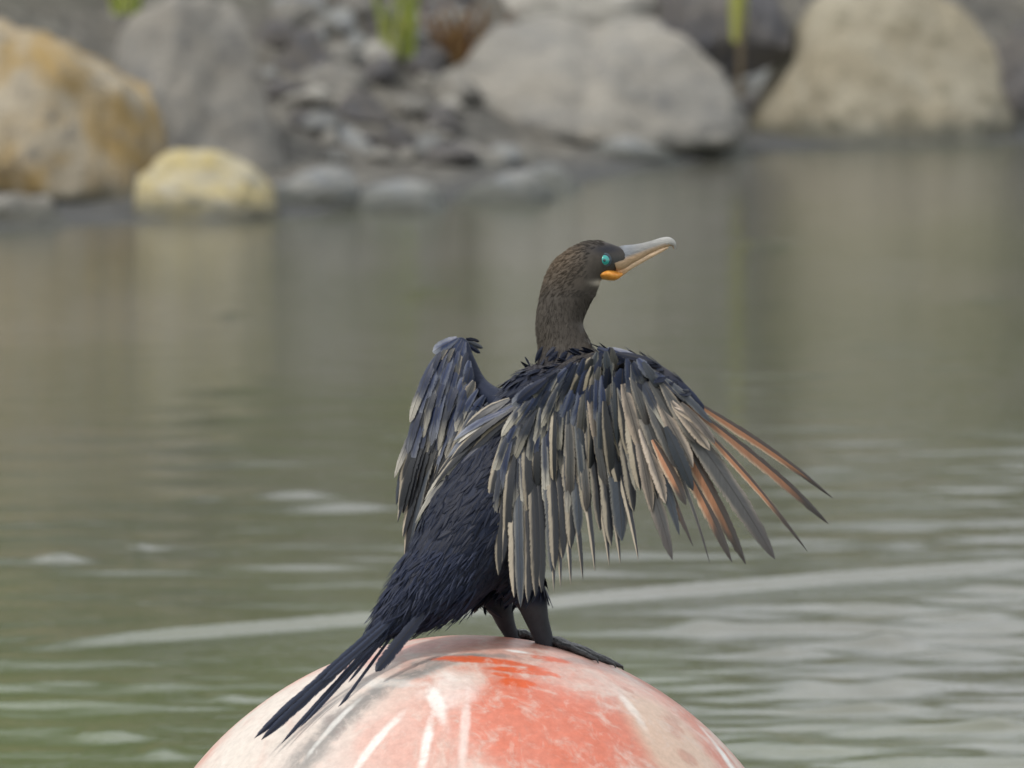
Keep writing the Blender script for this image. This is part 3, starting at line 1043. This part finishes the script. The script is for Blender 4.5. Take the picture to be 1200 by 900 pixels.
for keys, cnt, W, mats, lift in ROWS:
    for i in range(int(cnt * 1.3)):
        q = (i + frg.uniform(-.6, .6)) / (cnt * 1.3 - 1)
        x0, y0, x1, y1 = lerpkeys(keys, q)
        jx, jl, js = frg.uniform(-8, 8), frg.uniform(.7, 1.3), frg.uniform(-.2, .2)
        dx, dy = x1 - x0, y1 - y0
        x0, y0 = x0 + dx * js, y0 + dy * js
        x1, y1 = x0 + dx * jl + jx, y0 + dy * jl
        m = frg.choice(mats)
        if q > .62 and frg.random() < .5:
            m = frg.choice([M_GREYP, M_SEC, M_SECD])
        fr('covert_feather', x0, y0, x1, y1, W * frg.uniform(.65, 1.15), m, lift=lift + frg.uniform(-.003, .003),
           point=frg.uniform(.25, .5), rnd=.5, bend_n=.10, bend_p=frg.uniform(-.12, .08), ragged=.05, N=9, roll=frg.uniform(-.5, .15))
# loose coverts over the hand and along the leading edge
HAND = [(735, 432, 770, 500, 16, M_GREYP), (748, 438, 782, 505, 16, M_COV), (762, 446, 800, 512, 15, M_GREYP), (775, 450, 815, 520, 16, M_GREYP),
        (730, 450, 752, 530, 18, M_PINK), (745, 462, 775, 545, 18, M_GREYP), (758, 468, 795, 552, 18, M_GREYP), (772, 472, 812, 548, 17, M_PINK),
        (786, 470, 832, 528, 14, M_PINK), (798, 472, 838, 520, 12, M_PINK), (715, 430, 735, 500, 16, M_COV), (722, 440, 738, 540, 15, M_SEC),
        (700, 440, 712, 530, 14, M_SEC), (690, 445, 700, 525, 13, M_PINK), (708, 470, 716, 560, 13, M_SEC), (735, 480, 750, 575, 16, M_SEC),
        (750, 500, 780, 590, 16, M_PINK), (765, 515, 804, 592, 15, M_RUST), (780, 500, 812, 575, 16, M_SECD), (742, 424, 782, 452, 12, M_SECD),
        (755, 430, 800, 464, 11, M_SECD), (768, 436, 812, 476, 10, M_BLUE), (780, 444, 826, 488, 10, M_SECD), (792, 455, 834, 496, 9, M_SECD),
        (722, 414, 770, 426, 9, M_RUMP), (712, 408, 748, 420, 9, M_BLUE), (735, 418, 775, 430, 8, M_RUMP), (700, 408, 732, 424, 10, M_RUMP),
        (730, 432, 728, 470, 24, M_RUMP), (790, 478, 826, 500, 9, M_PINK), (745, 500, 764, 600, 14, M_PINK)]
for k, (x0, y0, x1, y1, W, m) in enumerate(HAND):
    fr('covert_feather', x0, y0, x1, y1, W, m, lift=.012 + .002 * (k % 5), point=.4, bend_n=.06, bend_p=-.05, ragged=.04, N=10, roll=frg.uniform(-.3, .2))

# ---- far (left) wing ---------------------------------------------------
wingL = pad('wing', [(602, 468, .10), (565, 464, .17), (550, 434, .205), (544, 406, .22), (532, 406, .225), (510, 432, .22), (496, 480, .205),
                     (490, 530, .19), (505, 560, .18), (530, 555, .16), (560, 520, .12)], M_SKIN)
wingL['label'] = 'far wing folded upright, seen from behind'


def depthL(px, py):
    return float(np.interp(px, [460, 500, 545, 600], [.165, .165, .15, .07])) + 0.03 * float(np.clip((520 - py) / 120, 0, 1))


def fl(name, x0, y0, x1, y1, W, mat, lift=0.0, **kw):
    kw.setdefault('roll', frg.uniform(-.1, .4))
    feather(name, (x0, y0, depthL(x0, y0) - lift), (x1, y1, depthL(x1, y1) - lift * .6), W, mat, wingL, (-.45, -1, .25), **kw)


LF = [(498, 470, 464, 592, 12, M_SECD), (497, 480, 462, 560, 10, M_COV), (500, 490, 466, 612, 12, M_SEC), (504, 500, 474, 656, 11, M_SEC), (510, 500, 472, 630, 14, M_SEC),
      (515, 505, 480, 640, 14, M_SECD), (520, 508, 484, 612, 15, M_GREYP), (528, 508, 490, 606, 16, M_SEC), (536, 508, 498, 600, 16, M_GREYP),
      (544, 506, 504, 592, 15, M_SEC), (552, 504, 514, 580, 14, M_GREYP), (560, 500, 520, 572, 13, M_SEC)]
for k, (x0, y0, x1, y1, W, m) in enumerate(LF):
    fl('secondary_feather', x0, y0, x1, y1, W, m, lift=.002 * (k % 3), bend_p=.05, point=.4, N=14, bend_n=.05)
LROWS = [([(0, 495, 490, 470, 585), (.5, 520, 500, 496, 585), (1, 575, 495, 525, 570)], 13, 14, [M_GREYP, M_SEC, M_SEC], .003),
         ([(0, 500, 455, 474, 540), (.5, 520, 470, 502, 548), (1, 568, 482, 530, 545)], 12, 13, [M_BLUE, M_COV, M_SEC], .006),
         ([(0, 506, 430, 480, 500), (.5, 524, 448, 508, 520), (1, 572, 472, 545, 520)], 11, 13, [M_BLUE, M_COV, M_BLUE], .010),
         ([(0, 512, 415, 488, 468), (.5, 528, 430, 512, 492), (1, 568, 464, 548, 500)], 10, 13, [M_BLUE, M_BLUE, M_COV], .014),
         ([(0, 520, 404, 500, 446), (.5, 534, 412, 520, 464), (1, 560, 456, 545, 488)], 9, 13, [M_BLUE, M_BLUE, M_BLUE], .018),
         ([(0, 528, 398, 510, 425), (.5, 540, 402, 530, 444), (1, 556, 448, 545, 474)], 8, 13, [M_BLUE, M_BLUE, M_GREYP], .021),
         ([(0, 536, 396, 512, 411), (.5, 545, 400, 540, 430), (1, 552, 432, 548, 462)], 7, 13, [M_BLUE, M_BLUE, M_RUMP], .024)]
for keys, cnt, W, mats, lift in LROWS:
    for i in range(cnt):
        q = (i + frg.uniform(-.3, .3)) / (cnt - 1)
        x0, y0, x1, y1 = lerpkeys(keys, q)
        jl = frg.uniform(.85, 1.2)
        fl('covert_feather', x0, y0, x0 + (x1 - x0) * jl + frg.uniform(-3, 3), y0 + (y1 - y0) * jl, W * frg.uniform(.8, 1.2), frg.choice(mats),
           lift=lift, point=.4, rnd=.5, bend_n=.1, ragged=.05, N=9)
for (x0, y0, x1, y1, W, m) in [(549, 408, 561, 456, 8, M_RUMP), (548, 402, 557, 440, 7, M_SECD), (545, 399, 566, 408, 8, M_SECD), (546, 397, 562, 400, 6, M_RUMP),
                               (548, 404, 563, 414, 6, M_RUMP)]:
    feather('primary_feather', (x0, y0, .205), (x1, y1, .215), W, m, wingL, (.3, -1, .1), point=.5, N=10, bend_p=.05)

# ---- scapulars lying along the back, tail -------------------------------
SCAP = []
for i in range(26):
    q = i / 25
    x0, y0, x1, y1 = lerpkeys([(0, 600, 468, 540, 500), (.3, 598, 476, 522, 545), (.6, 590, 492, 505, 590), (1, 580, 510, 488, 640)], q)
    SCAP.append((x0 + frg.uniform(-14, 14), y0 + frg.uniform(-5, 8), x1 + frg.uniform(-8, 8), y1 + frg.uniform(-14, 14), frg.uniform(8, 13),
                 frg.choice([M_COV, M_SEC, M_BLUE, M_COV])))
for k, (x0, y0, x1, y1, W, m) in enumerate(SCAP):
    feather('scapular_feather', (x0, y0, -.055 + .03 * ((620 - x0) / 60)), (x1, y1, -.035 - .002 * (k % 4)), W, m, bird, (-.5, -1, .5), point=.45, N=12,
            bend_n=.10, bend_p=.10, roll=frg.uniform(-.2, .3), ragged=.04)
TAIL = [(464, 716, 298, 865, 11, -.11, -.215), (466, 720, 306, 867, 11, -.115, -.222), (462, 726, 330, 871, 6, -.105, -.215), (468, 726, 352, 852, 5, -.10, -.205),
        (472, 728, 388, 842, 4, -.095, -.19), (496, 718, 440, 787, 15, -.12, -.165), (472, 716, 378, 798, 9, -.11, -.185), (470, 724, 408, 800, 4, -.10, -.165)]
for k, (x0, y0, x1, y1, W, d0, d1) in enumerate(TAIL):
    feather('tail_feather', (x0, y0, d0), (x1, y1, d1), W, M_TAIL, bird, (-.1, -1, .15), point=.22, N=20, bend_n=.02, ragged=.05, roll=frg.uniform(-.2, .0), base=.6)

# ---- small contour feathers, too many to count: one part ---------------
tri = body_me.polygons
area = np.array([p.area for p in tri])
cent = np.array([p.center[:] for p in tri])
nrm = np.array([p.normal[:] for p in tri])
cpx, cpy = to_px(cent)
rs = np.random.RandomState(5)
FLOW = (bp(455, 725, -.1) - bp(640, 480, .03)).normalized()
NECK = Vector((-.05, 0, -1))


def plumage(name, sel, count, Lr, Wr, mat, flow, lift, point=.6, N=4, tint=False):
    p = area * sel
    p = p / p.sum()
    V, Fc, UV, TC = [], [], [], []
    for k in rs.choice(len(area), count, p=p):
        n = Vector(nrm[k])
        fl_ = flow(cpx[k], cpy[k]) if callable(flow) else flow
        d = Vector(fl_) + Vector(rs.randn(3)) * .17
        d = d - n * d.dot(n)
        if d.length < .05:
            continue
        d.normalize()
        L = rs.uniform(*Lr)
        r = Vector(cent[k]) - n * 0.001
        d = (d + n * rs.uniform(lift * .3, lift)).normalized()
        v, f, uv = feather_geo(r, r + d * L, rs.uniform(*Wr), n, roll=rs.uniform(-.5, .5), bend_n=.06, bend_p=rs.uniform(-.2, .2), point=point, ragged=.15, N=N)
        b = len(V)
        V += v
        UV += uv
        TC += [colr[tri[k].vertices[0]] * tv for tv in [rs.uniform(.75, 1.35)] for _ in v]
        Fc += [tuple(i + b for i in q) for q in f]
    o = link(name, mesh(name, V, Fc, UV), mat, bird)
    if tint:
        a = o.data.color_attributes.new('feather', 'FLOAT_COLOR', 'POINT')
        a.data.foreach_set('color', np.concatenate([np.array(TC), np.ones((len(TC), 1))], 1).astype(np.float32).ravel())
    o['kind'] = 'stuff'
    return o


torso = ((cpy > 440) & (cpx < 660) & (cpy < 735) & ~((cpy > 692) & (cpx > 568))).astype(float)
torso *= ~((cpx < 600) & (cpy < 470))
plumage('back_plumage', torso, 3600, (.02, .04), (.005, .010), M_RUMP, FLOW, .05, point=.6)
rump = ((cpy > 640) & (cpx < 562)).astype(float)
plumage('rump_plumage', rump, 1300, (.018, .042), (.002, .0045), M_RUMP, (FLOW + Vector((-.1, 0, -.15))).normalized(), .28, point=.8)
thigh = ((cpy > 650) & (cpy < 688) & (cpx > 540)).astype(float)
plumage('thigh_plumage', thigh, 700, (.008, .016), (.002, .004), M_RUMP, Vector((.15, 0, -1)), .3, point=.8)

def neck_flow(x, y):
    if y > 345:
        return Vector((-.08, 0, -1))
    return Vector((-1, 0, -.25 - (700 - x) / 60.0)) if x < 720 else Vector((-1, 0, 0))


neck = ((cpy < 452) & (cpx > 618) & (cpx < 712)).astype(float)
neck *= ~((np.abs(cpy - 331) < 7) & (cpx > 675))
neck *= ~(((cpx - 708) ** 2 + (cpy - 304) ** 2) < 16 ** 2)
neck *= ~((cpx > 692) & (cpy > 440))
neck *= ~((cpx > 690) & (cpy > 308) & (cpy < 340))
plumage('neck_plumage', neck, 9000, (.005, .011), (.0007, .0013), BODY, neck_flow, .2, point=.8, N=2, tint=True)
nape = ((cpy > 405) & (cpy < 470) & (cpx > 600)).astype(float)
plumage('mantle_plumage', nape, 300, (.018, .03), (.006, .011), M_RUMP, Vector((-.7, -.2, -.5)), .35)


# ---- head: bill, gape patch, eyes ---------------------------------------
def vcol(me, cols):
    a = me.color_attributes.new('paint', 'FLOAT_COLOR', 'POINT')
    a.data.foreach_set('color', np.concatenate([cols, np.ones((len(cols), 1))], 1).astype(np.float32).ravel())


def vmat(name, rough, coat=0.0, bumpy=0.0):
    t = NT(name)
    a = t.n('ShaderNodeAttribute', attribute_name='paint')
    n = t.noise(t.mapping(t.obj(), (120, 120, 300)), 1.0, 4, .65)
    c = t.mix(1.0, a.outputs[0], t.math('MULTIPLY_ADD', n, .7, .65), 'MULTIPLY')
    t.bump(n, 0.002, bumpy)
    return t.set(Base_Color=c, Roughness=rough, Coat_Weight=coat)


BILLM = vmat('bill_horn', .55, 0.0, .6)
UPB = [(718, 306, .088, 13, 15), (726, 303, .089, 14, 11.5), (734, 299.5, .09, 12.5, 8.5), (745, 296, .092, 10, 6.5), (757, 291.5, .095, 7.6, 5.2), (768, 287.5, .097, 6.6, 4.8), (777, 284.5, .099, 6.4, 4.6), (784, 283.5, .1, 5.6, 4.2), (789, 286, .101, 3.6, 3), (790.5, 292, .1015, 1.2, 1.2)]
LOB = [(716, 323, .089, 7, 8), (726, 318, .09, 6.5, 6.5), (738, 311, .092, 5, 5), (752, 304, .095, 4, 4.2), (765, 297.5, .097, 3.4, 3.6), (778, 291.5, .099, 2.4, 2.8), (783, 289.5, .1, 1.2, 1.5)]
v, f = loft(UPB, 6, 16)
me = mesh('bill', v, f)
px_, py_ = to_px(np.array(v))
mid = np.interp(px_, [k[0] for k in UPB], [k[1] for k in UPB])
cc = np.tile(np.array([.20, .20, .195]), (len(v), 1))
cc = mixc(cc, (.15, .165, .19), (752 - px_) / 20 * (py_ < mid + 1))
cc = mixc(cc, (.07, .07, .072), (732 - px_) / 8 * (py_ < mid + 7))
cc = mixc(cc, (.42, .29, .18), (py_ - mid - 1) / 3)
cc = mixc(cc, (.29, .29, .28), (px_ - 762) / 15 * (py_ < mid + 2))
bill = link('bill', me, BILLM, bird)
bill['label'] = 'grey hooked bill with orange cutting edge'
vcol(me, cc)
v, f = loft(LOB, 6, 14)
me = mesh('lower_mandible', v, f)
px_, py_ = to_px(np.array(v))
cc = np.tile(np.array([.62, .45, .30]), (len(v), 1))
cc = mixc(cc, (.45, .20, .05), (740 - px_) / 20)
cc = mixc(cc, (.55, .24, .03), (727 - px_) / 8)
link('lower_mandible', me, BILLM, bill)
vcol(me, cc)
# bare gular skin at the gape
t = NT('gular_skin')
n = t.noise(t.obj(), 260, 3, .6)
GUL = t.set(Base_Color=t.mix(t.step(n, .35, .65), (.60, .21, .02), (.66, .30, .05)), Roughness=.45)
v, f = loft([(697, 326, .076, 1.2, 8), (702, 323, .078, 4.5, 14), (709, 321.5, .081, 6.5, 15.5), (716, 322.5, .084, 6.5, 14), (722, 323, .086, 5, 11), (728, 321.5, .088, 2, 7)], 6, 16)
link('gular_patch', mesh('gular_patch', v, f), GUL, bird)['label'] = 'bare orange skin patch at the gape'

t = NT('eye_teal')
o_ = t.obj()
ln = t.n('ShaderNodeVectorMath', operation='LENGTH')
sp = t.n('ShaderNodeSeparateXYZ')
t.l(o_, sp.inputs[0])
rr = t.math('SQRT', t.math('ADD', t.math('POWER', sp.outputs[0], 2.0), t.math('POWER', sp.outputs[2], 2.0)))
c = t.mix(t.step(rr, .0012, .0030), (.004, .03, .035), (.02, .27, .25))
c = t.mix(t.step(rr, .0062, .0074), c, (.012, .03, .045))
EYE = t.set(Base_Color=c, Roughness=.08, Coat_Weight=.6)
LID = NT('eye_ring').set(Base_Color=(.03, .05, .07), Roughness=.4)
for sgn in (-1, 1):
    c3 = bp(708, 303.5, .085)
    c3.y += sgn * 0.0150
    bm = bmesh.new()
    bmesh.ops.create_uvsphere(bm, u_segments=28, v_segments=18, radius=.0094)
    me = bpy.data.meshes.new('eye')
    bm.to_mesh(me)
    bm.free()
    eo = link('eye', me, EYE, bird, loc=c3)
    v, f = [], []
    for i in range(28):
        a = i / 28 * 2 * PI
        for j in range(8):
            b = j / 8 * 2 * PI
            r = .0085 + .0016 * math.cos(b)
            v.append((math.cos(a) * r, sgn * .0035 + .0018 * math.sin(b), math.sin(a) * r))
    for i in range(28):
        for j in range(8):
            f.append((i * 8 + j, ((i + 1) % 28) * 8 + j, ((i + 1) % 28) * 8 + (j + 1) % 8, i * 8 + (j + 1) % 8))
    link('eye_ring', mesh('eye_ring', v, f), LID, eo)

# ---- webbed feet gripping the shell -------------------------------------
t = NT('foot_skin')
vo = t.n('ShaderNodeTexVoronoi')
vo.inputs['Scale'].default_value = 260
t.l(t.obj(), vo.inputs['Vector'])
t.bump(vo.outputs[0], .002, .6)
n = t.noise(t.obj(), 60, 4)
FOOTM = t.set(Base_Color=t.mix(n, (.010, .011, .013), (.035, .034, .036)), Roughness=.42)


def on_shell(p, h):
    q = (p - BC).normalized()
    return BC + q * (BR + h)


def foot(px, py, d, heading, L, spread, parent=bird):
    a0 = at(px, py, d)
    base = on_shell(a0, .006)
    N0 = (base - BC).normalized()
    hd = Vector((math.cos(heading), math.sin(heading), 0))
    V, Fc = [], []
    tips = []
    for ang, ln_ in zip((-.55, -.18, .2, .6), (.55, .72, .9, 1.0)):
        dr = Matrix.Rotation(ang * spread, 3, 'Z') @ hd
        tips.append((dr, L * ln_))
    NU = 12
    chains = []
    for dr, ln_ in tips:
        ch = []
        for i in range(NU + 1):
            u = i / NU
            knuckle = .0035 * math.sin(u * PI * 3) ** 2 * (1 - u)
            ch.append((on_shell(base + dr * ln_ * u, .0055 + knuckle - .002 * u), .0085 * (1 - .55 * u)))
        # claw
        ch.append((on_shell(base + dr * (ln_ + .008), .004), .0025))
        ch.append((on_shell(base + dr * (ln_ + .014), -.0005), .0006))
        chains.append(ch)
    for ch in chains:
        b = len(V)
        for i, (c, r) in enumerate(ch):
            T = (ch[min(i + 1, len(ch) - 1)][0] - ch[max(i - 1, 0)][0]).normalized()
            n = (c - BC).normalized()
            s = T.cross(n).normalized()
            for j in range(8):
                q = j / 8 * 2 * PI
                V.append(c + s * math.cos(q) * r + n * math.sin(q) * r * .8)
        m = len(ch)
        for i in range(m - 1):
            for j in range(8):
                Fc.append((b + i * 8 + j, b + i * 8 + (j + 1) % 8, b + (i + 1) * 8 + (j + 1) % 8, b + (i + 1) * 8 + j))
    o = link('foot', mesh('foot', [p - FOOT for p in V], Fc), FOOTM, parent)
    # webs between the toes, with thickness
    for c1, c2 in zip(chains, chains[1:]):
        V, Fc = [], []
        for i in range(NU + 1):
            for j in range(5):
                w = j / 4
                sag = 1 - .12 * math.sin(w * PI) * (i / NU)
                k = i * sag
                i0 = int(k)
                fr_ = k - i0
                p1 = c1[i0][0].lerp(c1[min(i0 + 1, NU)][0], fr_)
                p2 = c2[i0][0].lerp(c2[min(i0 + 1, NU)][0], fr_)
                p = on_shell(p1.lerp(p2, w), .004)
                V.append(p - FOOT)
                V.append(on_shell(p, .0005) - FOOT)
        for i in range(NU):
            for j in range(4):
                a = (i * 5 + j) * 2
                b = a + 10
                Fc.append((a, a + 2, b + 2, b))
                Fc.append((a + 1, b + 1, b + 3, a + 3))
        for j in range(4):
            a = (NU * 5 + j) * 2
            Fc.append((a, a + 2, a + 3, a + 1))
        link('web', mesh('web', V, Fc), FOOTM, o)
    # ankle knob
    return o


foot(640, 757, .02, R(8), .135, 1.0)
foot(604, 757, .07, R(48), .12, 1.0)
